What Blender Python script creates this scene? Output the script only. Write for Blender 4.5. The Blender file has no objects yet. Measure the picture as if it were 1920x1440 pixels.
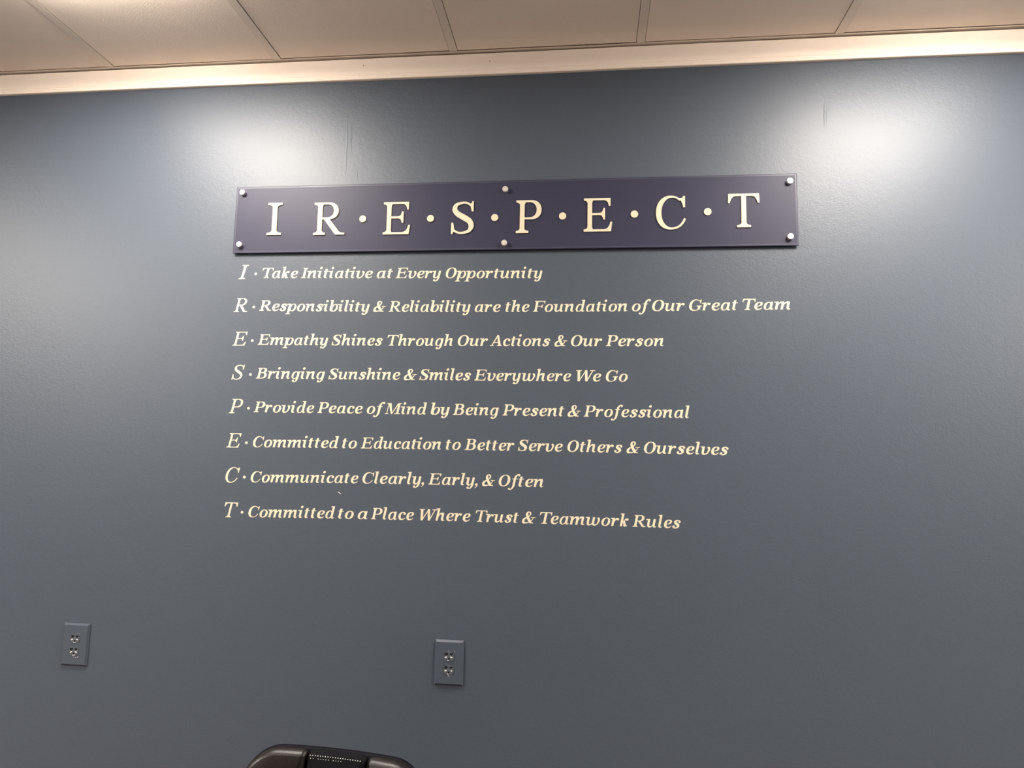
import bpy, bmesh, math, random
import numpy as np
from mathutils import Vector, Matrix
from mathutils.geometry import delaunay_2d_cdt

random.seed(7)
SC = bpy.context.scene
COL = SC.collection

# ---------------- camera ----------------
cam_data = bpy.data.cameras.new('camera')
cam = bpy.data.objects.new('camera', cam_data); COL.objects.link(cam)
cam_data.sensor_fit = 'HORIZONTAL'; cam_data.sensor_width = 36.0
cam_data.lens = 36.0*1285.97/1920.0
cam_data.clip_start = 0.05
cr = Vector((0.99393324, 0.10807078, 0.0204307)); cu = Vector((-0.00779261, -0.1160961, 0.99320742)); cf = Vector((-0.10970862, 0.98734108, 0.11454962))
cam.matrix_world = Matrix(((cr.x, cu.x, -cf.x, 0.0), (cr.y, cu.y, -cf.y, -2.13), (cr.z, cu.z, -cf.z, 1.62), (0, 0, 0, 1)))
SC.camera = cam

# ---------------- world and exposure ----------------
world = bpy.data.worlds.new('world'); SC.world = world; world.use_nodes = True
world.node_tree.nodes['Background'].inputs[0].default_value = (0.9, 0.95, 1.0, 1)
world.node_tree.nodes['Background'].inputs[1].default_value = 0.05
vs = SC.view_settings
vs.view_transform = 'Standard'; vs.look = 'None'; vs.gamma = 1.0; vs.use_curve_mapping = False
vs.exposure = 0.0
LAMP_COLOUR = (1.0, 0.915, 0.82)
NEAR_WATTS = 29.0
SIDE_WATTS = 240.0
SHEAR = 0.2

ROOM = dict(x0=-5.2, x1=4.9, y0=-5.6, z1=2.982)

# ---------------- materials ----------------
def mat(name, col, rough=0.5, metal=0.0, spec=0.5, coat=0.0, coat_rough=0.1, emit=None, strength=0.0):
    m = bpy.data.materials.new(name); m.use_nodes = True
    b = m.node_tree.nodes['Principled BSDF']
    b.inputs['Base Color'].default_value = (*col, 1); b.inputs['Roughness'].default_value = rough
    b.inputs['Metallic'].default_value = metal; b.inputs['Specular IOR Level'].default_value = spec
    b.inputs['Coat Weight'].default_value = coat; b.inputs['Coat Roughness'].default_value = coat_rough
    if emit:
        b.inputs['Emission Color'].default_value = (*emit, 1); b.inputs['Emission Strength'].default_value = strength
    return m

def relief(m, layers, col_var=None):
    """bump from noise layers (scale, detail, distance); optional colour variation (scale, amount)"""
    nt = m.node_tree; b = nt.nodes['Principled BSDF']
    tc = nt.nodes.new('ShaderNodeTexCoord'); prev = None
    for sc, det, dist in layers:
        n = nt.nodes.new('ShaderNodeTexNoise'); n.inputs['Scale'].default_value = sc; n.inputs['Detail'].default_value = det
        nt.links.new(tc.outputs['Object'], n.inputs['Vector'])
        bp = nt.nodes.new('ShaderNodeBump'); bp.inputs['Distance'].default_value = dist; bp.inputs['Strength'].default_value = 1.0
        nt.links.new(n.outputs['Fac'], bp.inputs['Height'])
        if prev: nt.links.new(prev.outputs['Normal'], bp.inputs['Normal'])
        prev = bp
    if prev: nt.links.new(prev.outputs['Normal'], b.inputs['Normal'])
    if col_var:
        sc, amt = col_var
        n = nt.nodes.new('ShaderNodeTexNoise'); n.inputs['Scale'].default_value = sc; n.inputs['Detail'].default_value = 4
        nt.links.new(tc.outputs['Object'], n.inputs['Vector'])
        mr = nt.nodes.new('ShaderNodeMapRange'); mr.inputs['From Min'].default_value = .3; mr.inputs['From Max'].default_value = .7
        mr.inputs['To Min'].default_value = 1-amt; mr.inputs['To Max'].default_value = 1+amt
        nt.links.new(n.outputs['Fac'], mr.inputs['Value'])
        mx = nt.nodes.new('ShaderNodeVectorMath'); mx.operation = 'SCALE'
        mx.inputs[0].default_value = b.inputs['Base Color'].default_value[:3]
        nt.links.new(mr.outputs['Result'], mx.inputs['Scale'])
        nt.links.new(mx.outputs['Vector'], b.inputs['Base Color'])
    return m

WALL_COL = (0.059, 0.073, 0.095)
M = {}
M['wall'] = relief(mat('slate_wall_paint', WALL_COL, .44, spec=.43), [(60, 2, .00042), (240, 2, .00034)], (1.3, .03))
M['offwhite'] = relief(mat('warm_white_wall_paint', (.62, .54, .46), .5), [(60, 2, .0004)])
M['trimpaint'] = relief(mat('cream_trim_paint', (.96, .83, .72), .45, spec=.3), [(60, 2, .0004)], (3, .02))
M['tile'] = relief(mat('ceiling_tile_face', (.90, .77, .66), .9, spec=.2), [(260, 3, .0006)], (2, .03))
M['bar'] = mat('ceiling_bar_enamel', (.80, .69, .59), .5)
M['dark'] = mat('dark_void', (.01, .01, .011), .9, spec=.1)
M['panel'] = relief(mat('purple_backed_acrylic', (.034, .034, .060), .42, spec=.2), [(6, 1, .0006)])
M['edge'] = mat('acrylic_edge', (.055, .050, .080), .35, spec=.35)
M['gold'] = mat('cream_cut_letter', (.66, .57, .42), .6, spec=.15)
M['vinyl'] = mat('cream_vinyl', (.72, .62, .46), .6, spec=.2)
M['steel'] = relief(mat('brushed_aluminium', (.86, .80, .74), .42, metal=.75), [(500, 2, .0001)])
M['plate'] = relief(mat('painted_cover_plate', WALL_COL, .34), [(120, 2, .0003)])
M['socket'] = relief(mat('painted_socket_face', (.075, .085, .10), .35), [(300, 2, .0004)])
M['chip'] = mat('bare_socket_plastic', (.72, .70, .70), .35)
M['leather'] = relief(mat('black_brown_leather', (.009, .006, .005), .36, spec=.30), [(350, 3, .0003), (9, 1, .001)])
M['mesh'] = relief(mat('black_mesh_cloth', (.004, .004, .005), .8, spec=.1), [(900, 1, .0006)])
M['bead'] = mat('pale_mesh_glint', (.85, .83, .80), .3)  # near-white base colour, paints the glints on the chair mesh
M['plastic'] = mat('black_chair_plastic', (.002, .002, .005), .6, spec=.08)
M['chrome'] = mat('chrome_cylinder', (.6, .6, .6), .15, metal=1.0)
M['carpet'] = relief(mat('tan_carpet', (.20, .18, .165), .95, spec=.1), [(400, 4, .003)], (40, .15))
M['diffuser'] = mat('lamp_diffuser', (.8, .8, .8), .5, emit=LAMP_COLOUR, strength=36.0)
M['diffuser_dim'] = mat('lamp_diffuser_far', (.8, .8, .8), .5, emit=LAMP_COLOUR, strength=22.0)
M['enamel'] = mat('lamp_frame_enamel', (.8, .78, .75), .4)

# ---------------- object helpers ----------------
def obj(name, me, m=None, parent=None, loc=(0, 0, 0), smooth=False, **props):
    o = bpy.data.objects.new(name, me); COL.objects.link(o); o.location = loc
    if m is not None and not me.materials: me.materials.append(m)
    if parent is not None: o.parent = parent
    if smooth:
        for p in me.polygons: p.use_smooth = True
    for k, v in props.items(): o[k] = v
    return o

def empty(name, loc, **props):
    o = bpy.data.objects.new(name, None); COL.objects.link(o); o.location = loc; o.empty_display_size = .05
    for k, v in props.items(): o[k] = v
    return o

def pydata(name, v, f):
    me = bpy.data.meshes.new(name); me.from_pydata(v, [], f); me.validate(); me.update(); return me

def boxmesh(name, x0, x1, y0, y1, z0, z1, bevel=0.0, seg=2):
    bm = bmesh.new()
    bmesh.ops.create_cube(bm, size=1)
    for v in bm.verts:
        v.co = Vector(((x0+x1)/2+v.co.x*(x1-x0), (y0+y1)/2+v.co.y*(y1-y0), (z0+z1)/2+v.co.z*(z1-z0)))
    if bevel: bmesh.ops.bevel(bm, geom=bm.edges[:], offset=bevel, segments=seg, affect='EDGES', profile=.5)
    me = bpy.data.meshes.new(name); bm.to_mesh(me); bm.free(); return me

def lathe(name, prof, axis='z', n=28):
    """prof: (radius, height) list; closed at both ends"""
    v, f = [], []
    for r, h in prof:
        for i in range(n):
            a = 2*math.pi*i/n
            c, s = r*math.cos(a), r*math.sin(a)
            v.append((c, s, h) if axis == 'z' else (c, h, s))
    for k in range(len(prof)-1):
        for i in range(n):
            j = (i+1) % n
            q = (k*n+i, k*n+j, (k+1)*n+j, (k+1)*n+i)
            f.append(q if axis == 'z' else q[::-1])
    b = tuple(range(n))[::-1]; t = tuple(range((len(prof)-1)*n, len(prof)*n))
    f += [b, t] if axis == 'z' else [b[::-1], t[::-1]]
    me = pydata(name, v, f)
    bm = bmesh.new(); bm.from_mesh(me); bmesh.ops.recalc_face_normals(bm, faces=bm.faces); bm.to_mesh(me); bm.free()
    return me

def winding(poly, x, y):
    w = 0; n = len(poly)
    for i in range(n):
        x0, y0 = poly[i]; x1, y1 = poly[(i+1) % n]
        if (y0 > y) != (y1 > y) and x < (x1-x0)*(y-y0)/(y1-y0)+x0:
            w += 1 if y1 > y0 else -1
    return w

def cutout(name, comps, y_back=0.0, y_front=-1.0, shear=0.0, k=0.001):
    """solid cut from outlines (outer, [holes]) laid in x/z, thickness along y"""
    comps = [([(x*k+shear*y*k, y*k) for x, y in o], [[(x*k+shear*y*k, y*k) for x, y in h] for h in hs]) for o, hs in comps]
    V, E = [], []
    for o, hs in comps:
        for loop in [o]+hs:
            b = len(V); n = len(loop)
            V += [Vector(p) for p in loop]; E += [(b+i, b+(i+1) % n) for i in range(n)]
    vs_, es_, fs_, *_r = delaunay_2d_cdt(V, E, [], 0, 1e-5)
    keep = []
    for t in fs_:
        cx = sum(vs_[i].x for i in t)/3; cy = sum(vs_[i].y for i in t)/3
        for o, hs in comps:
            if winding(o, cx, cy) != 0 and not any(winding(h, cx, cy) != 0 for h in hs):
                a, b, c = (vs_[i] for i in t)
                keep.append(tuple(t) if (b-a).cross(c-a) > 0 else tuple(t)[::-1]); break
    used = sorted({i for t in keep for i in t}); mp = {u: j for j, u in enumerate(used)}; n = len(used)
    v = [(vs_[u].x, y_front, vs_[u].y) for u in used]+[(vs_[u].x, y_back, vs_[u].y) for u in used]
    T = [tuple(mp[i] for i in t) for t in keep]
    half = {(t[i], t[(i+1) % 3]) for t in T for i in range(3)}
    f = list(T)+[(t[2]+n, t[1]+n, t[0]+n) for t in T]
    f += [(b, a, a+n, b+n) for a, b in half if (b, a) not in half]
    return pydata(name, v, f)

def inset(loop, d):
    n = len(loop); out = []
    for i in range(n):
        a = Vector(loop[i-1]); b = Vector(loop[i]); c = Vector(loop[(i+1) % n])
        t1 = (b-a).normalized(); t2 = (c-b).normalized(); t = (t1+t2)
        t = t.normalized() if t.length > 1e-6 else t1
        nrm = Vector((-t.y, t.x)); q = b+nrm*d/max(.5, nrm.dot(Vector((-t1.y, t1.x))))
        out.append((q.x, q.y))
    return out

def loft(name, loop, layers, warp=lambda x, y, z: (x, y, z)):
    """cushion: loop (x, z) anticlockwise; layers (inset, depth y) from the back face to the front face"""
    v, f = [], []; n = len(loop)
    rings = [(inset(loop, i), y) for i, y in layers]
    for r, y in rings: v += [warp(px, y, pz) for px, pz in r]
    for k in range(len(rings)-1):
        for i in range(n):
            j = (i+1) % n; f.append((k*n+i, k*n+j, (k+1)*n+j, (k+1)*n+i))
    for k, rev in ((0, True), (len(rings)-1, False)):
        r, y = rings[k]; cx = sum(p[0] for p in r)/n; cz = sum(p[1] for p in r)/n
        base = k*n; prev = list(range(base, base+n))
        for s in (.66, .33):
            b = len(v); v += [warp(cx+(p[0]-cx)*s, y, cz+(p[1]-cz)*s) for p in r]
            cur = list(range(b, b+n))
            f += [(prev[i], prev[(i+1) % n], cur[(i+1) % n], cur[i]) for i in range(n)]
            prev = cur
        c = len(v); v.append(warp(cx, y, cz)); f += [(prev[i], prev[(i+1) % n], c) for i in range(n)]
    me = pydata(name, v, f)
    bm = bmesh.new(); bm.from_mesh(me); bmesh.ops.recalc_face_normals(bm, faces=bm.faces); bm.to_mesh(me); bm.free()
    return me

def rrect(x0, x1, z0, z1, r, n=8):
    """rounded rectangle, anticlockwise; r = radii (bottom left, bottom right, top right, top left)"""
    if not isinstance(r, (tuple, list)): r = (r,)*4
    p = []
    for (cx, cz, a0, q) in ((x0+r[0], z0+r[0], 180, r[0]), (x1-r[1], z0+r[1], 270, r[1]), (x1-r[2], z1-r[2], 0, r[2]), (x0+r[3], z1-r[3], 90, r[3])):
        for i in range(n+1):
            a = math.radians(a0+90*i/n); p.append((cx+q*math.cos(a), cz+q*math.sin(a)))
    return p

def dense(loop, step=.02):
    out = []
    for i in range(len(loop)):
        a = Vector(loop[i]); b = Vector(loop[(i+1) % len(loop)]); k = max(1, int((b-a).length/step))
        out += [tuple(a.lerp(b, j/k)) for j in range(k)]
    return out

def tube(name, pts, r, n=10):
    v, f = [], []; P = [Vector(p) for p in pts]
    rr = r if isinstance(r, (list, tuple)) else [r]*len(P)
    up = Vector((0, 0, 1))
    for i, p in enumerate(P):
        t = (P[min(i+1, len(P)-1)]-P[max(i-1, 0)]).normalized()
        a = t.cross(up if abs(t.z) < .9 else Vector((1, 0, 0))).normalized(); b = t.cross(a)
        v += [tuple(p+(a*math.cos(2*math.pi*k/n)+b*math.sin(2*math.pi*k/n))*rr[i]) for k in range(n)]
    for i in range(len(P)-1):
        for k in range(n):
            j = (k+1) % n; f.append((i*n+k, i*n+j, (i+1)*n+j, (i+1)*n+k))
    f += [tuple(range(n)), tuple(range((len(P)-1)*n, len(P)*n))]
    me = pydata(name, v, f)
    bm = bmesh.new(); bm.from_mesh(me); bmesh.ops.recalc_face_normals(bm, faces=bm.faces); bm.to_mesh(me); bm.free()
    return me

# ---------------- the room ----------------
X0, X1, Y0, ZT = ROOM['x0'], ROOM['x1'], ROOM['y0'], ROOM['z1']
TOP = 3.12
wall_back = obj('wall_back', boxmesh('wall_back', X0-.12, X1+.12, 0, .12, 0, TOP), M['wall'], kind='structure', label='slate blue-grey painted wall with cream lettering')
obj('wall_left', boxmesh('wall_left', X0-.12, X0, Y0-.12, 0, 0, TOP), M['wall'], kind='structure')
obj('wall_right', boxmesh('wall_right', X1, X1+.12, Y0-.12, 0, 0, TOP), M['wall'], kind='structure')
obj('wall_front', boxmesh('wall_front', X0, X1, Y0-.12, Y0, 0, TOP), M['wall'], kind='structure')
obj('floor', boxmesh('floor', X0-.12, X1+.12, Y0-.12, .12, -.1, 0), M['carpet'], kind='structure')
for nm, a in (('baseboard_back', (X0, X1, -.012, 0)), ('baseboard_left', (X0, X0+.012, Y0, -.012)), ('baseboard_right', (X1-.012, X1, Y0, -.012)), ('baseboard_front', (X0+.012, X1-.012, Y0, Y0+.012))):
    obj(nm, boxmesh(nm, *a, 0, .10, .002), M['plastic'], kind='structure')

# dried runs and ridges in the wall paint
def ridge(pts, w, h, name='paint_run'):
    v, f = [], []
    n = len(pts)
    for i, (x, z) in enumerate(pts):
        s = math.sin(math.pi*(i+.35)/(n-.3))
        v += [(x-w*s, .0002, z), (x-w*.4*s, -h*s, z), (x+w*.4*s, -h*s, z), (x+w*s, .0002, z)]
    for i in range(n-1):
        for k in range(3): f.append((i*4+k, i*4+k+1, i*4+k+5, i*4+k+4))
    return obj(name, pydata(name, v, f), M['wall'], wall_back, smooth=True)
def line(x0, z0, x1, z1, n=9, j=.0008): return [(x0+(x1-x0)*i/(n-1)+random.uniform(-j, j), z0+(z1-z0)*i/(n-1)) for i in range(n)]
ridge(line(-.812, 2.537, -.816, 2.80), .0026, .0005)
ridge(line(-.800, 2.66, -.803, 2.755), .0018, .0004)
ridge(line(-.797, 2.64, -.799, 2.76), .0012, .0004)
ridge(line(-.770, 2.545, -.776, 2.60), .0018, .0004)
ridge(line(-.545, 2.540, -.528, 2.612), .0014, .0004)
ridge(line(.7285, 2.675, .7315, 2.772), .0022, .0005)
ridge(line(.7355, 2.672, .7375, 2.760), .0014, .0004)
obj('paint_scuff', cutout('paint_scuff', [([(0, 0), (9, -7), (11, -6), (2, 1)], [])], 0, -.0004), M['chip'], wall_back, (-.786, 0, 1.518))
obj('paint_scuff', cutout('paint_scuff', [([(0, 0), (6, -5), (7, -4), (1, 1)], [])], 0, -.0004), M['dark'], wall_back, (-.783, 0, 1.514))

# crown board along the top of the wall
prof = [(0, 2.9005), (-.0105, 2.9005), (-.0125, 2.902), (-.0128, 2.9045), (-.0112, 2.9068), (-.0108, 2.9085), (-.0122, 2.9105), (-.0124, 2.9128), (-.0112, 2.9142), (-.0096, 2.9150), (-.0096, 2.9168), (-.0112, 2.918), (-.0122, 2.930), (-.0125, 2.973), (-.0115, 2.9745), (0, 2.9745)]
def moulding(name, x0, x1, steps=40):
    v, f = [], []; n = len(prof)
    for i in range(steps+1):
        x = x0+(x1-x0)*i/steps; w = .0006*math.sin(x*3.1)+.0004*math.sin(x*7.7)
        v += [(x, y, z+w) for y, z in prof]
    for i in range(steps):
        for k in range(n):
            j = (k+1) % n; f.append((i*n+k, (i+1)*n+k, (i+1)*n+j, i*n+j))
    f += [tuple(range(n)), tuple(range(steps*n, steps*n+n))]
    me = pydata(name, v, f); bm = bmesh.new(); bm.from_mesh(me); bmesh.ops.recalc_face_normals(bm, faces=bm.faces); bm.to_mesh(me); bm.free()
    return me
crown = obj('trim_1', moulding('trim_1', X0, X1), M['trimpaint'], kind='structure', label='cream painted crown board along the top of the slate wall')
for x, z in ((-.764, 2.949), (-.332, 2.945)):
    obj('nail_hole', lathe('nail_hole', [(.0016, .0), (.0016, -.0006)], 'y', 10), M['dark'], crown, (x, -.0123, z))

# suspended ceiling: slab above, tiles, bars and the wall angle
ceil = obj('ceiling', boxmesh('ceiling', X0-.12, X1+.12, Y0-.12, .12, TOP, TOP+.1), M['dark'], kind='structure', label='suspended ceiling of pale tiles in narrow painted bars')
PX = .615; BW = .0265
xs = [-.4535+PX*k for k in range(-8, 10)]
xs = [x for x in xs if X0+.05 < x < X1-.05]
ys = [-.0225-.42-.615*k for k in range(0, 8)]
ys = [y for y in ys if y > Y0+.1]
xe = [X0]+xs+[X1]; ye = [0]+ys+[Y0]
LIT = []
lamp_cells = {}
def cell(x): return min(range(len(xe)-1), key=lambda i: abs((xe[i]+xe[i+1])/2-x))
LAMPS = [(cell(-1.376), 1, 1, 'square', 'left', NEAR_WATTS), (cell(1.084), 1, 1, 'square', 'right', NEAR_WATTS),
         (cell(-3.836), 3, 2, 'long', 'left', SIDE_WATTS), (cell(3.544), 3, 2, 'long', 'right', SIDE_WATTS)]
lamp_cells = {(i, j+q) for i, j, n, *_r in LAMPS for q in range(n)}
no_cross = {(i, j) for i, j, n, *_r in LAMPS if n > 1}       # cross bars left out inside the long lamps
cache = {}
for i in range(len(xe)-1):
    for j in range(len(ye)-1):
        if (i, j) in lamp_cells: continue
        x0, x1, y1, y0 = xe[i], xe[i+1], ye[j], ye[j+1]
        if j == 0: y1 = -.0205
        g = BW/2+.0007
        x0 += g if i else .02; x1 -= g if i < len(xe)-2 else .02
        y0 += g if j < len(ye)-2 else .02; y1 -= g if j else .0012
        w, d = round(x1-x0, 3), round(y1-y0, 3)
        if (w, d) not in cache: cache[(w, d)] = boxmesh('ceiling_tile', -w/2, w/2, -d/2, d/2, 0, .015, .0012, 1)
        obj('ceiling_tile', cache[(w, d)], M['tile'], ceil, ((x0+x1)/2, (y0+y1)/2, ZT+random.uniform(0, .0008)))
def bar(name, x0, x1, y0, y1): # tee bar: visible flange and the web above it
    bm = bmesh.new()
    for a in ((x0, x1, y0, y1, ZT-.0017, ZT-.0008), ((x0+x1)/2-.0015 if x1-x0 < y1-y0 else x0, (x0+x1)/2+.0015 if x1-x0 < y1-y0 else x1, (y0+y1)/2-.0015 if y1-y0 < x1-x0 else y0, (y0+y1)/2+.0015 if y1-y0 < x1-x0 else y1, ZT-.001, ZT+.03)):
        r = bmesh.ops.create_cube(bm, size=1)
        for v in r['verts']: v.co = Vector(((a[0]+a[1])/2+v.co.x*(a[1]-a[0]), (a[2]+a[3])/2+v.co.y*(a[3]-a[2]), (a[4]+a[5])/2+v.co.z*(a[5]-a[4])))
    me = bpy.data.meshes.new(name); bm.to_mesh(me); bm.free()
    return obj(name, me, M['bar'], ceil)
for x in xs: bar('ceiling_bar', x-BW/2, x+BW/2, Y0, -.0222)
for k, y in enumerate(ys):
    for i in range(len(xe)-1):
        if (i, k) in no_cross: continue
        bar('cross_bar', xe[i]+(BW/2 if i else 0), xe[i+1]-(BW/2 if i < len(xe)-2 else 0), y-BW/2, y+BW/2)
def angle_strip():
    v, f = [], []; st = 60; P = [(0, ZT-.0022), (-.0205, ZT-.0022), (-.0205, ZT-.001), (-.001, ZT-.001), (-.001, ZT+.02), (0, ZT+.02)]; n = len(P)
    for i in range(st+1):
        x = X0+(X1-X0)*i/st
        sag = -.0014*max(0, 1-abs(x-.02)/.16)+.0004*math.sin(x*5)
        v += [(x, y, z+(sag if y < -.01 else 0)) for y, z in P]
    for i in range(st):
        for k in range(n):
            j = (k+1) % n; f.append((i*n+k, (i+1)*n+k, (i+1)*n+j, i*n+j))
    f += [tuple(range(n)), tuple(range(st*n, st*n+n))]
    return pydata('wall_angle', v, f)
obj('wall_angle', angle_strip(), M['bar'], ceil)

# recessed square lights in the ceiling grid
for i, j, n, kind, side, watts in LAMPS:
    cx, cy = (xe[i]+xe[i+1])/2, (ye[j]+ye[j+n])/2
    where = 'close to the lettered wall' if n == 1 else 'further out in the room'
    t = empty('ceiling_light', (cx, cy, ZT), label=f'{kind} surface-mounted ceiling light {where} on the {side} side', category='ceiling light', group='surface-mounted ceiling lights')
    hx = PX/2-BW/2-.002; hy = PX*n/2-BW/2-.002; bx = hx-.024
    l0, l1 = (-(hy-.024), hy-.024) if n > 1 else (-.24, hy-.010)      # the lens fills the long lamps, the wall side of the square ones
    fr = cutout('frame', [([(-hx, -hy), (hx, -hy), (hx, hy), (-hx, hy)], [[(-bx, l0), (bx, l0), (bx, l1), (-bx, l1)]])], 0, -.012, 0, 1.0)
    o = obj('frame', fr, M['enamel'], t); o.rotation_euler = (math.pi/2, 0, 0); o.location = (0, 0, .012); o.scale = (1, 1, -1)
    obj('diffuser', boxmesh('diffuser', -bx, bx, l0, l1, -.038, .002, .006), M['diffuser' if n == 1 else 'diffuser_dim'], t)
    ld = bpy.data.lights.new('lamp_light', 'AREA'); ld.shape = 'RECTANGLE'; ld.size = 2*bx-.01; ld.size_y = l1-l0-.01
    ld.color = LAMP_COLOUR; ld.energy = watts
    lo = bpy.data.objects.new('lamp_light', ld); COL.objects.link(lo); lo.parent = t; lo.location = (0, (l0+l1)/2, -.0395)

# ---- lettering: a sloped bold serif and an upright serif, drawn here as outlines ----
def tt(pts, n=5):
    """closed outline; 2-tuples lie on it, 3-tuples are quadratic control points"""
    P = []
    m = len(pts)
    for i in range(m):
        a = pts[i]; b = pts[(i+1) % m]
        P.append((a[0], a[1], len(a) == 3))
        if len(a) == 3 and len(b) == 3:
            P.append(((a[0]+b[0])/2, (a[1]+b[1])/2, False))
    k = next(i for i, p in enumerate(P) if not p[2])
    P = P[k:]+P[:k]
    out = []; i = 0
    while i < len(P):
        a = P[i]
        b = P[(i+1) % len(P)]
        out.append((a[0], a[1]))
        if b[2]:
            c = P[(i+2) % len(P)]
            for j in range(1, n):
                t = j/n
                out.append(((1-t)**2*a[0]+2*t*(1-t)*b[0]+t*t*c[0], (1-t)**2*a[1]+2*t*(1-t)*b[1]+t*t*c[1]))
            i += 2
        else:
            i += 1
    return (out, [])

def oval(cx, cy, rx, ry, sk=0.0, n=26, p=2.15):
    o = []
    for i in range(n):
        a = 2*math.pi*i/n
        c, s = math.cos(a), math.sin(a)
        x = abs(c)**(2/p)*(1 if c > 0 else -1); y = abs(s)**(2/p)*(1 if s > 0 else -1)
        o.append((cx+rx*x+sk*ry*y, cy+ry*y))
    return o

def ring(cx, cy, rx, ry, hx, hy, sk=0.0, hsk=None):
    return (oval(cx, cy, rx, ry, sk), [oval(cx, cy, hx, hy, sk if hsk is None else hsk, 22)])

def ringo(o, h): return (oval(*o), [oval(*h)])

def arc(cx, cy, rx, ry, a0, a1, n=26, p=2.12, sk=0.0):
    r = []
    for i in range(n+1):
        a = math.radians(a0+(a1-a0)*i/n); c, q = math.cos(a), math.sin(a)
        y = ry*abs(q)**(2/p)*(1 if q > 0 else -1)
        r.append((cx+rx*abs(c)**(2/p)*(1 if c > 0 else -1)+sk*y, cy+y))
    return r

def moon(o, h, a0, a1, b0, b1):
    """crescent: outer oval arc a0..a1 and inner oval arc b1..b0"""
    return (arc(*o, a0, a1)+arc(*h, b1, b0), [])

def ball(x, y, r): return (oval(x, y, r, r, 0, 14, 2.0), [])

def pen(pts, n=5):
    """stroke along a smooth line; each point is (x, y, width)"""
    Q = []
    m = len(pts)
    for i in range(m-1):
        p0 = pts[max(i-1, 0)]; p1 = pts[i]; p2 = pts[i+1]; p3 = pts[min(i+2, m-1)]
        for j in range(n):
            t = j/n
            Q.append(tuple(.5*((2*p1[k])+(-p0[k]+p2[k])*t+(2*p0[k]-5*p1[k]+4*p2[k]-p3[k])*t*t+(-p0[k]+3*p1[k]-3*p2[k]+p3[k])*t**3) for k in range(3)))
    Q.append(tuple(map(float, pts[-1])))
    L, Rr = [], []
    for i, q in enumerate(Q):
        a = Q[max(i-1, 0)]; b = Q[min(i+1, len(Q)-1)]
        dx, dy = b[0]-a[0], b[1]-a[1]; d = math.hypot(dx, dy) or 1
        w = max(q[2], 8)/2
        L.append((q[0]-dy/d*w, q[1]+dx/d*w)); Rr.append((q[0]+dy/d*w, q[1]-dx/d*w))
    return (L+Rr[::-1], [])

def box(x0, x1, y0, y1): return ([(x0, y0), (x1, y0), (x1, y1), (x0, y1)], [])

CAPH, XH, ASC = 692, 486, 757

def foot(x0, x1, sx0, sx1, y=0, t=40, d=1, br=34):
    """slab serif from x0 to x1 with brackets up to the stem edges sx0..sx1; d=-1 hangs from the top"""
    return tt([(x0, y), (x1, y), (x1, y+d*t), (sx1+br*.4, y+d*(t+3), 0), (sx1, y+d*(t+br*1.5)),
               (sx0, y+d*(t+br*1.5)), (sx0-br*.4, y+d*(t+3), 0), (x0, y+d*t)])

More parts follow.
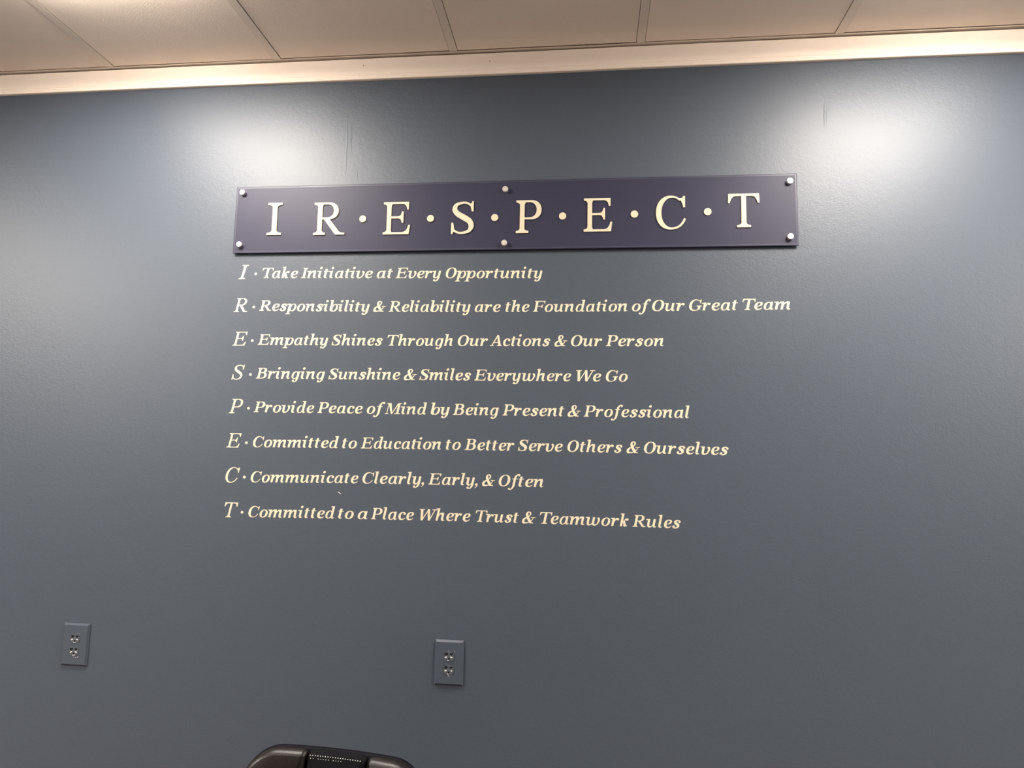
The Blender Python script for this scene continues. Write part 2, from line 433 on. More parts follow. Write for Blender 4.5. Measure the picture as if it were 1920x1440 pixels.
def caps(s, h, t, wide=1.0, e=1.0):
    """capital outlines for stem s, hairline h, serif thickness t"""
    G = {}
    H = CAPH
    def stem(x, fl=75, fr=75, top=True, bot=True, tl=None, tr=None):
        r = [box(x, x+s, 0 if bot else t, H if top else H-t)]
        if bot: r.append(foot(x-fl, x+s+fr, x, x+s, 0, t, 1))
        if top: r.append(foot(x-(fl if tl is None else tl), x+s+(fr if tr is None else tr), x, x+s, H, t, -1))
        return r
    b = s*1.05
    G['I'] = (stem(105, 80, 80), s+210)
    # arms of E and F
    x = 110
    xr = x+s
    def arm_top(w):
        return tt([(xr-5, H), (w, H), (w, H-165), (w-34, H-165), (w-48, H-50, 0), (w-135, H-h-4), (xr-5, H-h-4)])
    def arm_mid(w, y):
        return tt([(xr-5, y+h/2+2), (w-110, y+h/2+2), (w-50, y+h/2+4, 0), (w-36, y+125), (w, y+125), (w, y-115), (w-36, y-115),
                   (w-50, y-h/2-4, 0), (w-110, y-h/2-2), (xr-5, y-h/2-2)])
    def arm_bot(w):
        return tt([(xr-5, 0), (w-18, 0), (w+8, 195), (w-30, 195), (w-62, h+10, 0), (w-165, h+4), (xr-5, h+4)])
    wE = 560*e+s*.5
    G['E'] = (stem(x, 80, 20) + [arm_top(wE-10), arm_mid(wE-125, 362), arm_bot(wE+20)], wE+75)
    G['F'] = (stem(x, 80, 80, tr=20) + [arm_top(wE-20), arm_mid(wE-125, 350)], wE+30)
    # P / R / B bowls
    def bowl(y0, y1, w, th):
        ym = (y0+y1)/2; xa = x+s+(w-x-s)*.42; xb = x+s+(w-th-x-s)*.45
        return ([(xr-8, y1), (xa, y1)]+arc(xa, ym, w-xa, (y1-y0)/2, 90, -90, 20)+[(xr-8, y0)],
                [[(xr, y1-h-2), (xb, y1-h-2)]+arc(xb, ym, w-th-xb, (y1-y0)/2-h-2, 90, -90, 20)+[(xr, y0+h+2)]])
    wP = 505*e+s*.6
    G['P'] = (stem(x, 80, 85, tr=20) + [bowl(288, H, wP, b)], wP+55)
    wR = 505*e+s*.55
    leg = tt([(xr+30, 345), (xr+55+s, 345), (wR-35+s*.55, 66), (wR+25+s*.5, 38, 0), (wR+88+s*.5, 38), (wR+88+s*.5, 0), (wR-88+s*.3, 0)])
    G['R'] = (stem(x, 80, 72, tr=20) + [bowl(330, H, wR-4, b), leg], wR+92+s*.5)
    G['B'] = (stem(x, 80, 20) + [bowl(362, H, wR-22, b), bowl(0, 362+h, wR+38, b*1.05)], wR+90)
    # T
    wT = 590*e+s*.35; c = wT/2+25
    def tarm(sg):
        X = lambda v: c+sg*v
        return tt([(X(0), H), (X(wT/2), H), (X(wT/2+6), H-190), (X(wT/2-30), H-190), (X(wT/2-58), H-52, 0), (X(wT/2-145), H-h-8), (X(0), H-h-8)])
    G['T'] = ([box(c-s/2, c+s/2, 0, H), foot(c-s/2-90, c+s/2+90, c-s/2, c+s/2, 0, t, 1), tarm(1), tarm(-1)], wT+50)
    # rounds
    def rnd(w): return 45+w
    rx = (285 if s < 110 else 300)*wide
    cx = 45+rx
    G['O'] = ([ring(cx, H/2, rx+10, H/2+14, rx+8-s*1.08, H/2+12-h, 0)], 2*rx+95)
    wC = 610*wide+(10 if s > 110 else 0)
    def beak(w, y=455): return tt([(w-62, 655), (w-40, 695), (w-5, 695), (w-5, y), (w-42, y), (w-58, 590, 0), (w-130, 650)])
    def quad(p, c, q, n=8):
        return [((1-t)**2*p[0]+2*t*(1-t)*c[0]+t*t*q[0], (1-t)**2*p[1]+2*t*(1-t)*c[1]+t*t*q[1]) for t in [i/n for i in range(n+1)]]
    def cee(w, tip, back, c_out, c_in):
        c1 = 36+(w-36)*.50; r1 = c1-36; c2 = c1+s*.3; r2 = c2-36-s*1.1
        return (arc(c1, H/2, r1, H/2+16, 46, 270)+quad((c1, -16), c_out, tip)+quad(back, c_in, (c2, h-14))+arc(c2, H/2, r2, H/2+14-h, 270, 50), [])
    G['C'] = ([cee(wC, (wC+10, 205), (wC-28, 222), (wC-75, -18), (wC-95, h-2)), beak(wC)], wC+50)
    wg = wC+20
    G['G'] = ([cee(wg, (wg+5, 110), (wg-s+5, 90), (wg-130, -18), (wg-s-15, h-4)), beak(wg, 460),
              box(wg-s+5, wg+5, 85, 300), foot(wg-s-85, wg+75, wg-s+5, wg+5, 318, t, -1, 26)], wg+85)
    # S
    k = s
    sw = 1.1
    raw = ([pen([(462, 560, h), (415, 625, h*1.02), (335, 668, h*1.05), (250, 672-k*.05, h*1.2), (140, 622, k*.72), (112, 522, k*.98), (175, 428, k*1.12),
                    (300, 345, k*1.22), (408, 262, k*1.12), (440, 160, k*.98), (400, 62, k*.7), (300, 14+h*.1, h*1.25), (190, 18, h*1.05), (105, 72, h), (66, 150, h)], 6),
               tt([(480, 700), (480, 478), (444, 478), (412, 640), (445, 660), (452, 700)]),
               tt([(48, -8), (48, 238), (86, 238), (118, 52), (88, 32), (78, -8)])], 540)
    G['S'] = ([([(px*sw, py) for px, py in o], q) for o, q in raw[0]], raw[1]*sw)
    return G

def sloped_caps(s, h, t):
    G = caps(s, h, t, wide=1.06, e=1.1)
    H = CAPH
    G['A'] = ([tt([(20, 0), (250, 0), (250, t), (195, t+3, 0), (165, t+20), (360, 560), (520, t+20), (490, t+3, 0), (440, t), (440, 0), (735, 0), (735, t), (690, t+3, 0), (668, t+26), (425, H+8), (335, H+8), (110, t+40), (90, t+3, 0), (20, t)]),
               box(215, 520, 205, 205+h)], 745)
    def serif(x0, x1, y, d): return box(x0, x1, min(y, y+d*t), max(y, y+d*t))
    G['M'] = ([serif(15, 250, 0, 1), serif(600, 960, 0, 1), serif(25, 260, H, -1), serif(720, 940, H, -1),
               tt([(112, 0), (152, 0), (158, H), (112, H)]), box(720, 720+s, 0, H),
               tt([(112, H), (112+s*1.32, H), (475, 0), (400, 0)]), tt([(418, 0), (470, 0), (770, H), (705, H)])], 965)
    G['W'] = ([serif(10, 330, H, -1), serif(800, 1090, H, -1),
               tt([(85, H), (85+s*1.15, H), (345, 0), (215, 0)]), tt([(255, 0), (322, 0), (600, H), (548, H)]),
               tt([(500, H), (500+s*1.05, H), (792, 0), (660, 0)]), tt([(700, 0), (768, 0), (1000, H), (945, H)])], 1035)
    return G

def lower(s, h):
    """sloped lower case, drawn upright and sheared later"""
    G = {}
    X = XH
    def flag(x, y=X, l=112): return tt([(x-l, y-8), (x+s, y+6), (x+s, y-80), (x+2, y-110), (x+5, y-h-12, 0), (x-l-4, y-h-8)])
    def aflag(x, y=ASC, l=88): return tt([(x-l, y-6), (x+s, y+4), (x+s, y-90), (x+2, y-110), (x+2, y-h-10, 0), (x-l-2, y-h-6)])
    def leave(x, l=84):      # foot of a stem whose left edge is x, curling out to the right
        return pen([(x+s/2, 175, s), (x+s/2+3, 105, s*.98), (x+s/2+34, 45, 96), (x+s+18, 24, 66), (x+s+l-22, 42, 40), (x+s+l, 64, 26)])
    def arch(x, w):          # from a stem (left edge x) over to a leg with left edge x+w
        a = x+w
        return tt([(x+s-10, 190), (x+s+30, 330, 0), (x+s+96, 396, 0), (a+10, 392, 0), (a, 300), (a, 140), (a+s, 140), (a+s, 340), (a+s+4, X+12, 0),
                   (a+30, X+10, 0), (x+s+70, X+8, 0), (x+s-10, 360)], 6)
    def arches(x, n, w):
        r = [box(x, x+s, 0, X-20), flag(x)]
        for i in range(n):
            r.append(arch(x+i*w, w))
            a = x+(i+1)*w
            if i < n-1: r.append(box(a, a+s, 0, 330))
            else: r.append(leave(a))
        return r
    x = 62
    G['n'] = (arches(x, 1, 318), 645)
    G['m'] = (arches(x, 2, 306), 942)
    G['h'] = ([box(x, x+s, 0, ASC-20), aflag(x), arch(x, 308), leave(x+308)], 636)
    G['i'] = ([box(x, x+s, 120, X-30), flag(x), leave(x), ball(x+s*.62, 680, 78)], 348)
    G['l'] = ([box(x, x+s, 120, ASC-30), aflag(x), leave(x)], 335)
    G['r'] = ([box(x, x+s, 0, X-20), flag(x), pen([(x+s-14, 250, 60), (x+s+40, 375, 70), (x+s+110, 442, 82), (x+s+180, 425, 90)]), ball(x+s+182, 408, 70)], 492)
    def upart(x, w):         # left stem of u/y and its sweep to the right stem at x+w
        return [box(x, x+s, 150, X-30), flag(x),
                pen([(x+s/2, 230, s), (x+s/2+3, 130, s*.98), (x+s/2+38, 52, 100), (x+s+62, 26, 76), (x+w-22, 92, 46), (x+w+30, 220, 36)])]
    G['u'] = (upart(x, 318)+[box(x+318, x+318+s, 120, X), leave(x+318)], 650)
    def tail(a):             # descender from a right stem with left edge a
        return [box(a, a+s, 60, X), pen([(a+s/2, 160, s), (a+s/2, 40, s*.98), (a+s*.3, -80, 108), (a-12, -160, 74), (a-90, -190, 52), (a-160, -176, 60)]),
                ball(a-170, -140, 62)]
    G['y'] = (upart(x, 300)+tail(x+300), 610)
    def lobe(a, l):          # left-hand bowl joined to a stem with left edge a
        return ringo((l+204, 236, 204, 251, .05), (l+s+100, 232, 108, 204, .1))
    G['a'] = ([lobe(378, 48), box(378, 378+s, 130, X+4), leave(378)], 622)
    G['d'] = ([lobe(378, 48), box(378, 378+s, 130, ASC-30), aflag(378), leave(378)], 622)
    G['g'] = ([lobe(378, 48)]+tail(378), 590)
    def robe(x, r):          # right-hand bowl joined to a stem with left edge x
        return ringo((r-208, 236, 208, 251, .05), (r-s-98, 240, 106, 204, .1))
    G['b'] = ([box(x, x+s, 100, ASC-30), aflag(x), robe(x, 560), pen([(x+s/2, 220, s), (x+s/2+5, 110, s*.9), (x+s/2+60, 35, 80), (320, 12, 50)])], 590)
    G['p'] = ([box(x, x+s, -216, X-30), flag(x), robe(x, 560), foot(x-85, x+s+85, x, x+s, -218, h, 1)], 590)
    G['o'] = ([ring(292, 236, 248, 252, 116, 206, .0, .06)], 582)
    def quad(p, c, q, n=7):
        return [((1-t)**2*p[0]+2*t*(1-t)*c[0]+t*t*q[0], (1-t)**2*p[1]+2*t*(1-t)*c[1]+t*t*q[1]) for t in [i/n for i in range(n+1)]]
    def hook(a0):
        return (arc(268, 236, 224, 251, a0, 270, 20)+quad((268, -15), (400, -15), (485, 112))+quad((458, 140), (400, 60), (318, 60))[:-1]
                + arc(302, 252, 122, 192, 270, a0+4, 18), [])
    G['e'] = ([hook(86), pen([(290, 464, 42), (375, 440, 84), (414, 372, 120), (380, 294, 88), (290, 240, 46), (160, 222, 36)], 6)], 512)
    G['c'] = ([hook(86), pen([(290, 464, 42), (350, 452, 54), (398, 410, 80)]), ball(388, 380, 72)], 492)
    G['s'] = ([pen([(415, 395, 66), (355, 446, 66), (265, 455, 72), (165, 420, 100), (150, 340, 128), (245, 262, 150), (345, 190, 140), (350, 95, 118), (275, 28, 76), (180, 18, 66), (90, 66, 80)], 6),
               ball(398, 375, 62), ball(100, 98, 66)], 500)
    G['t'] = ([tt([(x+18, 120), (x+18, 600), (x+s+22, 620), (x+s+18, 120)]), leave(x+12, 82), tt([(x-52, X-h-8), (x-52, X-8), (x+s+135, X-8), (x+s+135, X-h-8)])], 400)
    G['f'] = ([pen([(x+372, 690, 70), (x+335, 732, 56), (x+250, 715, 72), (x+170, 620, 110), (x+140, 480, s), (x+140, 200, s), (x+138, 40, s*.96), (x+105, -80, 100), (x+45, -165, 70), (x-20, -190, 52), (x-78, -176, 56)], 6),
               ball(x+350, 678, 60), ball(x-80, -146, 58), box(x-20, x+300, X-h-8, X-8)], 412)
    G['k'] = ([box(x, x+s, 0, ASC-30), aflag(x), pen([(x+s-10, 225, 36), (x+s+60, 330, 52), (x+s+150, 415, 80), (x+s+232, 430, 96)]), ball(x+s+228, 408, 72),
               tt([(x+s+20, 290), (x+s+90, 330), (x+s+150, 270, 0), (x+s+180, 130), (x+s+205, 56, 0), (x+s+290, 62), (x+s+292, 34), (x+s+200, -12, 0), (x+s+150, -11, 0), (x+s+70, -10, 0), (x+s+62, 90), (x+s+40, 220, 0), (x+s-10, 228)], 6)], 570)
    def vee(x, w, first=True):
        r = [box(x, x+s, 180, X-30), flag(x),
             pen([(x+s/2, 230, s), (x+s/2+4, 130, s*.98), (x+s/2+45, 45, 104), (x+s+55, 20, 74), (x+w-10, 62, 70), (x+w+50, 175, 84), (x+w+78, 300, 104), (x+w+48, 400, 112), (x+w-30, 448, 72)], 6)]
        return r
    G['v'] = (vee(x, 318), 575)
    G['w'] = ([box(x, x+s, 180, X-30), flag(x),
               pen([(x+s/2, 230, s), (x+s/2+3, 130, s*.98), (x+s/2+38, 48, 100), (x+s+60, 24, 72), (x+292, 80, 56), (x+330, 200, 50)]),
               box(x+300, x+300+s, 130, X-4)]+[v for i, v in enumerate(vee(x+300, 300)) if i != 1], 855)
    G[','] = ([ball(125, 62, 74), pen([(168, 60, 62), (165, -30, 56), (118, -110, 36), (62, -150, 22)])], 290)
    G['&'] = ([pen([(640, 330, 26), (590, 210, 50), (500, 110, 56), (390, 38, 64), (265, 22, 76), (140, 40, 118), (100, 150, 130), (150, 262, 110), (262, 345, 60), (372, 425, 58), (432, 530, 76), (408, 630, 76), (330, 676, 56), (250, 640, 92), (232, 545, 122),
                    (290, 400, 132), (392, 230, 138), (500, 90, 128), (560, 22, 70)], 6),
               box(500, 745, 322, 322+h), tt([(480, 0), (700, 0), (700, h), (600, h+20), (500, 120)])], 742)
    G['f'] = (G['f'][0], G['f'][1]+20)
    return G

UPRIGHT = caps(97, 40, 44)
UPRIGHT['I'] = ([box(100, 197, 0, CAPH), foot(0, 297, 100, 197, 0, 44, 1), foot(0, 297, 100, 197, CAPH, 44, -1)], 310)
SLOPED = caps(88, 34, 34, wide=.96, e=.97)
BOLD = sloped_caps(133, 42, 44); BOLD.update(lower(127, 40))
for _c, _d in (('S', 35), ('W', 45), ('G', 25), ('O', 12), ('E', 15), ('B', 15), ('T', 12), ('C', 15), ('I', 25), ('M', 15)): BOLD[_c] = (BOLD[_c][0], BOLD[_c][1]+_d)

# measured places in metres on the wall
LINES = [
    ("I", -1.1663, -1.1317, 2.2139, 2.2620, (-1.1067, 2.2313),
     [('Take', -1.0834, -0.9589, 2.216), ('Initiative', -0.9478, -0.7034, 2.214), ('at', -0.6895, -0.6355, 2.2125), ('Every', -0.6261, -0.4758, 2.2112), ('Opportunity', -0.4601, -0.1462, 2.2089)]),
    ("R", -1.1755, -1.1278, 2.1016, 2.1481, (-1.1059, 2.1179),
     [('Responsibility', -1.0863, -0.7092, 2.1029), ('&', -0.6962, -0.6555, 2.1008), ('Reliability', -0.6446, -0.3755, 2.0995), ('are', -0.3614, -0.2778, 2.0986), ('the', -0.2622, -0.1859, 2.0984), ('Foundation', -0.1749, 0.1208, 2.0987), ('of', 0.1355, 0.1939, 2.0991), ('Our', 0.1977, 0.2972, 2.1), ('Great', 0.3105, 0.4575, 2.1008), ('Team', 0.471, 0.6123, 2.1023)]),
    ("E", -1.1720, -1.1214, 1.9878, 2.0346, (-1.1035, 2.0047),
     [('Empathy', -1.0836, -0.8436, 1.9904), ('Shines', -0.8314, -0.6605, 1.9892), ('Through', -0.6447, -0.4301, 1.9885), ('Our', -0.4138, -0.3162, 1.9883), ('Actions', -0.3095, -0.1181, 1.988), ('&', -0.105, -0.065, 1.9879), ('Our', -0.0532, 0.0441, 1.9879), ('Person', 0.0553, 0.2321, 1.9885)]),
    ("S", -1.1670, -1.1236, 1.8745, 1.9241, (-1.1024, 1.8919),
     [('Bringing', -1.0828, -0.8486, 1.8788), ('Sunshine', -0.8358, -0.598, 1.8779), ('&', -0.5856, -0.5442, 1.8779), ('Smiles', -0.5349, -0.368, 1.8777), ('Everywhere', -0.3573, -0.0517, 1.8777), ('We', -0.0359, 0.0414, 1.8773), ('Go', 0.0557, 0.1227, 1.8775)]),
    ("P", -1.1687, -1.1214, 1.7635, 1.8106, (-1.1015, 1.7808),
     [('Provide', -1.0829, -0.8785, 1.7683), ('Peace', -0.8673, -0.7169, 1.7677), ('of', -0.7029, -0.6432, 1.7679), ('Mind', -0.6437, -0.5071, 1.7677), ('by', -0.4943, -0.4332, 1.7676), ('Being', -0.4226, -0.2768, 1.7679), ('Present', -0.2648, -0.0713, 1.7679), ('&', -0.061, -0.021, 1.7672), ('Professional', -0.0115, 0.3088, 1.7674)]),
    ("E", -1.1693, -1.1196, 1.6517, 1.6983, (-1.1012, 1.6682),
     [('Committed', -1.0784, -0.7912, 1.6558), ('to', -0.7786, -0.7304, 1.6566), ('Education', -0.7171, -0.4577, 1.6575), ('to', -0.4415, -0.3943, 1.658), ('Better', -0.3816, -0.2253, 1.6579), ('Serve', -0.2141, -0.075, 1.6586), ('Others', -0.0606, 0.1071, 1.6586), ('&', 0.1196, 0.1599, 1.6581), ('Ourselves', 0.172, 0.4225, 1.6574)]),
    ("C", -1.1644, -1.1171, 1.5385, 1.5886, (-1.1005, 1.5573),
     [('Communicate', -1.0785, -0.7203, 1.5447), ('Clearly,', -0.7069, -0.5079, 1.5476), ('Early,', -0.4944, -0.3381, 1.5485), ('&', -0.3237, -0.2836, 1.5484), ('Often', -0.2719, -0.1336, 1.5485)]),
    ("T", -1.1612, -1.1154, 1.4283, 1.4756, (-1.1006, 1.4454),
     [('Committed', -1.0789, -0.7922, 1.4331), ('to', -0.7805, -0.7304, 1.4356), ('a', -0.717, -0.6852, 1.4359), ('Place', -0.6744, -0.5362, 1.4367), ('Where', -0.5187, -0.3573, 1.4374), ('Trust', -0.3415, -0.207, 1.438), ('&', -0.1971, -0.1564, 1.4381), ('Teamwork', -0.1426, 0.1259, 1.438), ('Rules', 0.1375, 0.2799, 1.4366)]),
]
SIGN_LETTERS = [('I', -1.0711, -1.0208, 2.3603, 2.4712), ('R', -0.9091, -0.8026, 2.3577, 2.4687), ('E', -0.6719, -0.5815, 2.3555, 2.465), ('S', -0.4446, -0.3709, 2.3529, 2.4623), ('P', -0.2332, -0.1514, 2.3527, 2.4614), ('E', -0.0165, 0.0731, 2.3538, 2.4633), ('C', 0.2093, 0.3014, 2.356, 2.4663), ('T', 0.43, 0.5248, 2.3596, 2.4677)]
DOTS = [(-.7418, 2.41), (-.5138, 2.4072), (-.3026, 2.4061), (-.0839, 2.4068), (.1423, 2.4086), (.3681, 2.4118)]
BOLTS = [(-1.1629, 2.5091), (-1.1622, 2.3281), (-.2697, 2.4987), (-.2692, 2.3199), (.6162, 2.5036), (.6138, 2.3265)]

_me = {}
def glyph_mesh(style, ch):
    if (style, ch) not in _me:
        G, sh = {'U': (UPRIGHT, 0.0), 'S': (SLOPED, SHEAR), 'B': (BOLD, SHEAR)}[style]
        comps = G[ch][0]
        me = cutout('letter', comps, 0.0, -1.0, sh)
        X_ = [v.co.x for v in me.vertices]; Z_ = [v.co.z for v in me.vertices]
        _me[(style, ch)] = (me, min(X_), max(X_), min(Z_), max(Z_), G[ch][1]/1000)
    return _me[(style, ch)]

def put_letter(name, style, ch, parent, x, y, z, sx, sz, t, m):
    o = obj(name, glyph_mesh(style, ch)[0], m, parent, (x, y, z)); o.scale = (sx, t, sz); return o

# ---------------- the purple sign ----------------
SX0, SX1, SZ0, SZ1 = -1.1878, .6395, 2.3002, 2.5305
PB, PF = -.0055, -.0105           # back and front of the panel
sign = empty('wall_sign', (0, 0, 0), label='long purple acrylic wall sign with raised cream letters I RESPECT', category='sign')
bm = bmesh.new(); bmesh.ops.create_cube(bm, size=1)
for v in bm.verts: v.co = Vector(((SX0+SX1)/2+v.co.x*(SX1-SX0), (PB+PF)/2+v.co.y*(PF-PB), (SZ0+SZ1)/2+v.co.z*(SZ1-SZ0)))
bmesh.ops.recalc_face_normals(bm, faces=bm.faces)
bmesh.ops.bevel(bm, geom=bm.edges[:], offset=.0004, segments=1, affect='EDGES', profile=.5)
me = bpy.data.meshes.new('panel'); bm.to_mesh(me); bm.free()
obj('panel', me, M['panel'], sign)
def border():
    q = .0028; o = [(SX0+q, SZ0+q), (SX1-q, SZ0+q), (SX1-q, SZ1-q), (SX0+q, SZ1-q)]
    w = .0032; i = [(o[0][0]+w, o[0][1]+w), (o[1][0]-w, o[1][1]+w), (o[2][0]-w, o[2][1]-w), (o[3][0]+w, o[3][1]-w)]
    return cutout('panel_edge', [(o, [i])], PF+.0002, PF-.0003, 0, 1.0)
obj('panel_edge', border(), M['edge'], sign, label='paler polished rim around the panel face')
for ch, a, b, zb, zt in SIGN_LETTERS:
    me, x0, x1, z0, z1, adv = glyph_mesh('U', ch)
    sx = (b-a)/(x1-x0); sz = (zt-zb)/(z1-z0)
    put_letter('letter', 'U', ch, sign, a-x0*sx, PF, zb-z0*sz, sx, sz, .0032, M['gold'])
dm = lathe('dot', [(.0112, 0), (.0116, -.0004), (.0116, -.0028), (.0110, -.0032)], 'y', 32)
for x, z in DOTS: obj('dot', dm, M['gold'], sign, (x, PF, z))
capm = lathe('cap', [(.0090, 0), (.0092, -.0008), (.0092, -.0095), (.0084, -.0105)], 'y', 28)
barm = lathe('standoff', [(.0078, 0), (.0078, PB)], 'y', 24)
for x, z in BOLTS:
    s_ = obj('standoff', barm, M['steel'], sign, (x, 0, z), smooth=False)
    c_ = obj('cap', capm, M['steel'], s_, (0, PF, 0))

# ---------------- the eight lines of vinyl lettering ----------------
CAP_H = .0346
KERN = {('T', 'a'): -75, ('T', 'e'): -75, ('T', 'r'): -40, ('P', 'r'): -20, ('P', 'e'): -25, ('W', 'e'): -60, ('W', 'h'): -10, ('F', 'o'): -40, 
        ('P', 'l'): -5, ('t', 'i'): -20, ('y', ','): -70, ('v', 'e'): -30, ('f', 't'): -25}
WORDS_ORD = ['topmost', 'second', 'third', 'fourth', 'fifth', 'sixth', 'seventh', 'lowest']
dotm = lathe('bullet_dot', [(.0044, 0), (.0044, -.0005)], 'y', 20)
for li, (ini, ia, ib, izb, izt, dot, words) in enumerate(LINES):
    txt = ' '.join(w[0] for w in words)
    line_o = empty('wall_lettering', (ia, 0, words[0][3]), label=f'{WORDS_ORD[li]} cream vinyl line: {txt}', category='wall lettering', group='lines of cream vinyl lettering under the purple sign')
    L0 = Vector((ia, 0, words[0][3]))
    me, x0, x1, z0, z1, adv = glyph_mesh('S', ini)
    sx = (ib-ia)/(x1-x0); sz = (izt-izb)/(z1-z0)
    put_letter('initial_letter', 'S', ini, line_o, -x0*sx, 0, izb-z0*sz-L0.z, sx, sz, .0005, M['vinyl'])
    obj('bullet_dot', dotm, M['vinyl'], line_o, (dot[0]-L0.x, 0, dot[1]-L0.z))
    px = np.array([(w[1]+w[2])/2 for w in words]); pz = np.array([w[3] for w in words])
    fit = np.polyfit(px, pz, 2)
    for w, a, b, z in words:
        pen_x = 0.0; pos = []; lo, hi = 1e9, -1e9
        for k, ch in enumerate(w):
            if k: pen_x += KERN.get((w[k-1], ch), 0)/1000
            g = glyph_mesh('B', ch); pos.append(pen_x)
            lo = min(lo, pen_x+g[1]); hi = max(hi, pen_x+g[2]); pen_x += g[5]
        s = (b-a)/(hi-lo); sz = CAP_H/.692
        for ch, p in zip(w, pos):
            x = a+(p-lo)*s
            put_letter('letter', 'B', ch, line_o, x-L0.x, 0, float(np.polyval(fit, x))-L0.z, s, sz, .0005, M['vinyl'])

# ---------------- wall outlets painted over with the wall ----------------
def outlet(cx, cz, w, h, label, seed):
    rnd = random.Random(seed)
    t = empty('wall_outlet', (cx, 0, cz), label=label, category='wall outlet', group='painted-over wall outlets')
    # cover plate: sloped rim around a flat face with two openings
    R_ = .0172; c = .0195; hf = .0145
    def face(r, hh, cz_):
        a0 = math.degrees(math.asin(hh/r)); p = []
        for s0, s1 in ((-a0, a0), (180-a0, 180+a0)):
            for k in range(9):
                a = math.radians(s0+(s1-s0)*k/8); p.append((r*math.cos(a), cz_+r*math.sin(a)))
        return p
    sl = .0052; dep = .0078
    fo = [(-w/2+sl, -h/2+sl), (w/2-sl, -h/2+sl), (w/2-sl, h/2-sl), (-w/2+sl, h/2-sl)]
    pl = cutout('cover_plate', [(fo, [face(R_+.0006, hf+.0006, c), face(R_+.0006, hf+.0006, -c)])], -dep+.002, -dep, 0, 1.0)
    bm = bmesh.new(); bm.from_mesh(pl)
    ro = [(-w/2, -h/2), (w/2, -h/2), (w/2, h/2), (-w/2, h/2)]
    A = [bm.verts.new((x, 0, z)) for x, z in ro]; B = [bm.verts.new((x, -.0022, z)) for x, z in ro]; C = [bm.verts.new((x, -dep, z)) for x, z in fo]
    for k in range(4):
        j = (k+1) % 4
        bm.faces.new((A[k], A[j], B[j], B[k])); bm.faces.new((B[k], B[j], C[j], C[k]))
    bm.to_mesh(pl); bm.free()
    obj('cover_plate', pl, M['plate'], t)
    for sg in (1, -1):
        hole = lambda x0, x1, z0, z1: [(x0, z0), (x1, z0), (x1, z1), (x0, z1)]
        gh = [(.0028*math.cos(math.radians(q)), -.0075+.0028*math.sin(math.radians(q))) for q in range(0, 360, 30)]
        fc = cutout('socket', [(face(R_, hf, 0), [hole(-.0092, -.0066, .0008, .0088), hole(.0060, .0084, .0016, .0086), gh])], -dep+.003, -dep-.0012, 0, 1.0)
        s_ = obj('socket', fc, M['socket'], t, (0, 0, sg*c))
        obj('slot_recess', boxmesh('slot_recess', -.013, .013, -dep+.0032, -dep+.0042, -.0125, .0125), M['dark'], s_)
        # worn places where the wall paint has flaked off the socket
        comps = []
        for x_, z_, r_ in ((-.0105, -.0035, .0030), (-.0075, -.0018, .0026), (.0060, -.0016, .0024), (.0090, -.0028, .0030), (.0022, -.0118, .0022), (-.0022, -.0120, .0020)):
            if rnd.random() < .12: continue
            n = 9; comps.append(([(x_+r_*rnd.uniform(.6, 1.15)*math.cos(2*math.pi*q/n), z_+r_*rnd.uniform(.4, .75)*math.sin(2*math.pi*q/n)) for q in range(n)], []))
        obj('bare_patch', cutout('bare_patch', comps, -dep-.001, -dep-.00135, 0, 1.0), M['chip'], s_, label='bare pale plastic where the paint flaked off')
        comps = []
        for q in range(3):
            x_ = rnd.uniform(-.004, .020)*(1 if sg < 0 else 1); z_ = (-.0165 if sg < 0 else .0150)+rnd.uniform(-.004, .003); r_ = rnd.uniform(.0008, .0014)
            comps.append(([(x_+r_*math.cos(2*math.pi*k/7), z_+r_*rnd.uniform(.7, 1.2)*math.sin(2*math.pi*k/7)) for k in range(7)], []))
        obj('paint_speck', cutout('paint_speck', comps, -dep+.0002, -dep-.0004, 0, 1.0), M['chip'], s_)
        dk = cutout('dark_patch', [(hole(-.0125, -.0030, .0045, .0100), []), (hole(.0030, .0122, .0048, .0098), []), (hole(-.0135, -.0100, .0030, .0062), [])], -dep-.001, -dep-.0013, 0, 1.0)  # thin dark rectangles across the upper part of the socket
        obj('slot_dark_patch', dk, M['dark'], s_)
    return t
outlet(-1.6334, 1.0112, .0905, .1310, 'painted-over double wall outlet near the left edge', 3)
outlet(-.4105, 1.0165, .0880, .1310, 'painted-over double wall outlet above the chair', 11)

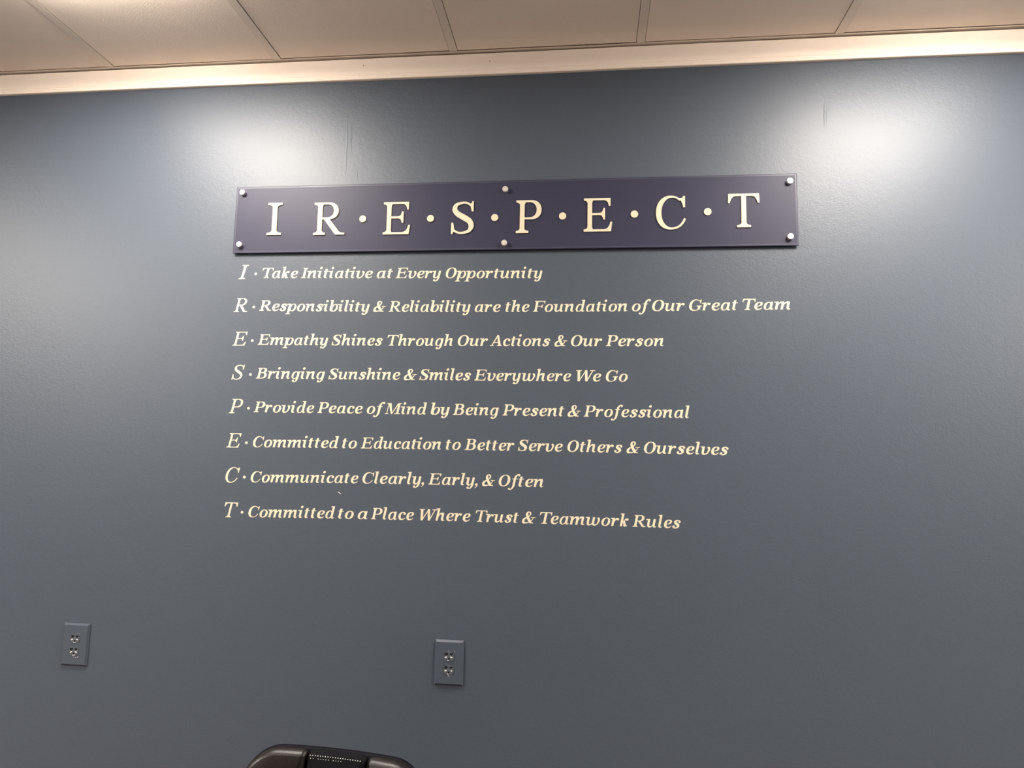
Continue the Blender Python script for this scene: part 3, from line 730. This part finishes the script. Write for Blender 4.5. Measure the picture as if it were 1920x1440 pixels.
# ---------------- office chair, only its top showing ----------------
def make_chair():
    t = empty('office_chair', (-.598, -.80, 0), label='black leather office chair with mesh centre strip standing before the wall', category='chair')
    t.rotation_euler = (0, 0, math.radians(-6))
    ZB, ZTOP = .50, .948
    yc = lambda z: .20+.10*((z-ZB)/(ZTOP-ZB))
    def warp(x, y, z): return (x, y+yc(z)-.35*x*x*0+(-.55)*x*x*.9, z)
    W = .228
    shell = dense(rrect(-W, W, ZB, ZTOP, (.07, .07, .088, .088), 10), .03)
    obj('back_shell', loft('back_shell', shell, [(.010, .018), (.003, .017), (0, .013), (0, .009), (.002, .006), (.006, .004)], warp), M['plastic'], t, smooth=True)
    st = .073
    LAY = [(.003, .010), (.001, .005), (.001, -.002), (.003, -.009), (.007, -.014), (.0115, -.0165), (.012, -.0168)]
    def bolster(sg):
        l = rrect(st+.001, W-.001, ZB+.008, ZTOP-.0015, (.014, .06, .086, .013), 10)
        if sg < 0: l = [(-x, z) for x, z in l][::-1]
        return loft('side_bolster', dense(l, .03), LAY, warp)
    obj('side_bolster', bolster(1), M['leather'], t, smooth=True)
    obj('side_bolster', bolster(-1), M['leather'], t, smooth=True)
    mp = dense(rrect(-st, st, ZB+.008, ZTOP-.0015, .012, 5), .03)
    mo = obj('mesh_strip', loft('mesh_strip', mp, LAY[:-1], warp), M['mesh'], t, smooth=True)
    v, f = [], []
    def bead(x, y, z, r):
        b = len(v); v.extend([(x, y-r, z), (x-r, y, z), (x, y, z+r), (x+r, y, z), (x, y, z-r)])
        f.extend([(b, b+1, b+2), (b, b+2, b+3), (b, b+3, b+4), (b, b+4, b+1)])
    ins = [q for q, _d in LAY[1:]]; dep = [d for _q, d in LAY[1:]]
    rows = [.0075, .0125]+[.030+.0042*k for k in range(40)]
    for r_, d in enumerate(rows):
        y = float(np.interp(min(d, .012), ins, dep))-.0006
        for k in range(22):
            x = -st+.010+k*.0062+(.0031 if r_ % 2 else 0)
            if abs(x) > st-.008: continue
            if r_ == 1 and (k > 12 or k in (2, 8)): continue
            if 2 <= r_ < 9 and not (k in (13, 14, 15, 16, 17) or (k == 12 and r_ % 2)): continue
            bead(*warp(x, y, ZTOP-.0015-d), .0013 if r_ == 0 else .0010)
    obj('mesh_glint', pydata('mesh_glint', v, f), M['bead'], mo, kind='stuff')  # pale beads stand in for light glinting off the mesh
    # seat, mechanism, base
    obj('seat', loft('seat', dense(rrect(-.245, .245, -.27, .22, .09, 8), .04), [(.03, 0), (.008, .006), (0, .02), (0, .045), (.006, .060), (.02, .070), (.05, .076)], lambda x, y, z: (x, z, .415+y)), M['leather'], t, smooth=True)
    obj('back_bracket', tube('back_bracket', [(0, .05, .40), (0, .18, .40), (0, .255, .43), (0, .265, .52), (0, .27, .62)], .016), M['plastic'], t, smooth=True)
    for sg in (-1, 1):
        a = obj('armrest', tube('armrest', [(sg*.20, 0, .41), (sg*.27, 0, .42), (sg*.285, 0, .47), (sg*.285, .02, .63)], .012), M['plastic'], t, smooth=True)
        obj('arm_pad', boxmesh('arm_pad', sg*.285-.035, sg*.285+.035, -.12, .12, .63, .655, .01), M['plastic'], a)
    obj('gas_cylinder', lathe('gas_cylinder', [(.026, .09), (.026, .26), (.015, .262), (.015, .40), (.05, .402), (.06, .415)]), M['chrome'], t, smooth=False)
    for k in range(5):
        a = math.radians(90+72*k); c, s = math.cos(a), math.sin(a)
        l = obj('base_leg', tube('base_leg', [(.02*c, .02*s, .11), (.16*c, .16*s, .095), (.30*c, .30*s, .075)], [.024, .02, .014]), M['plastic'], t, smooth=True)
        w = lathe('caster', [(.012, -.022), (.026, -.020), (.028, -.012), (.028, .012), (.026, .020), (.012, .022)], 'y', 20)
        o = obj('caster', w, M['plastic'], l, (.30*c, .30*s, .0285)); o.rotation_euler = (0, 0, a+math.radians(35*k))
        obj('caster_stem', lathe('caster_stem', [(.006, .045), (.006, .08)], 'z', 10), M['chrome'], l, (.30*c, .30*s, 0))
    return t
make_chair()
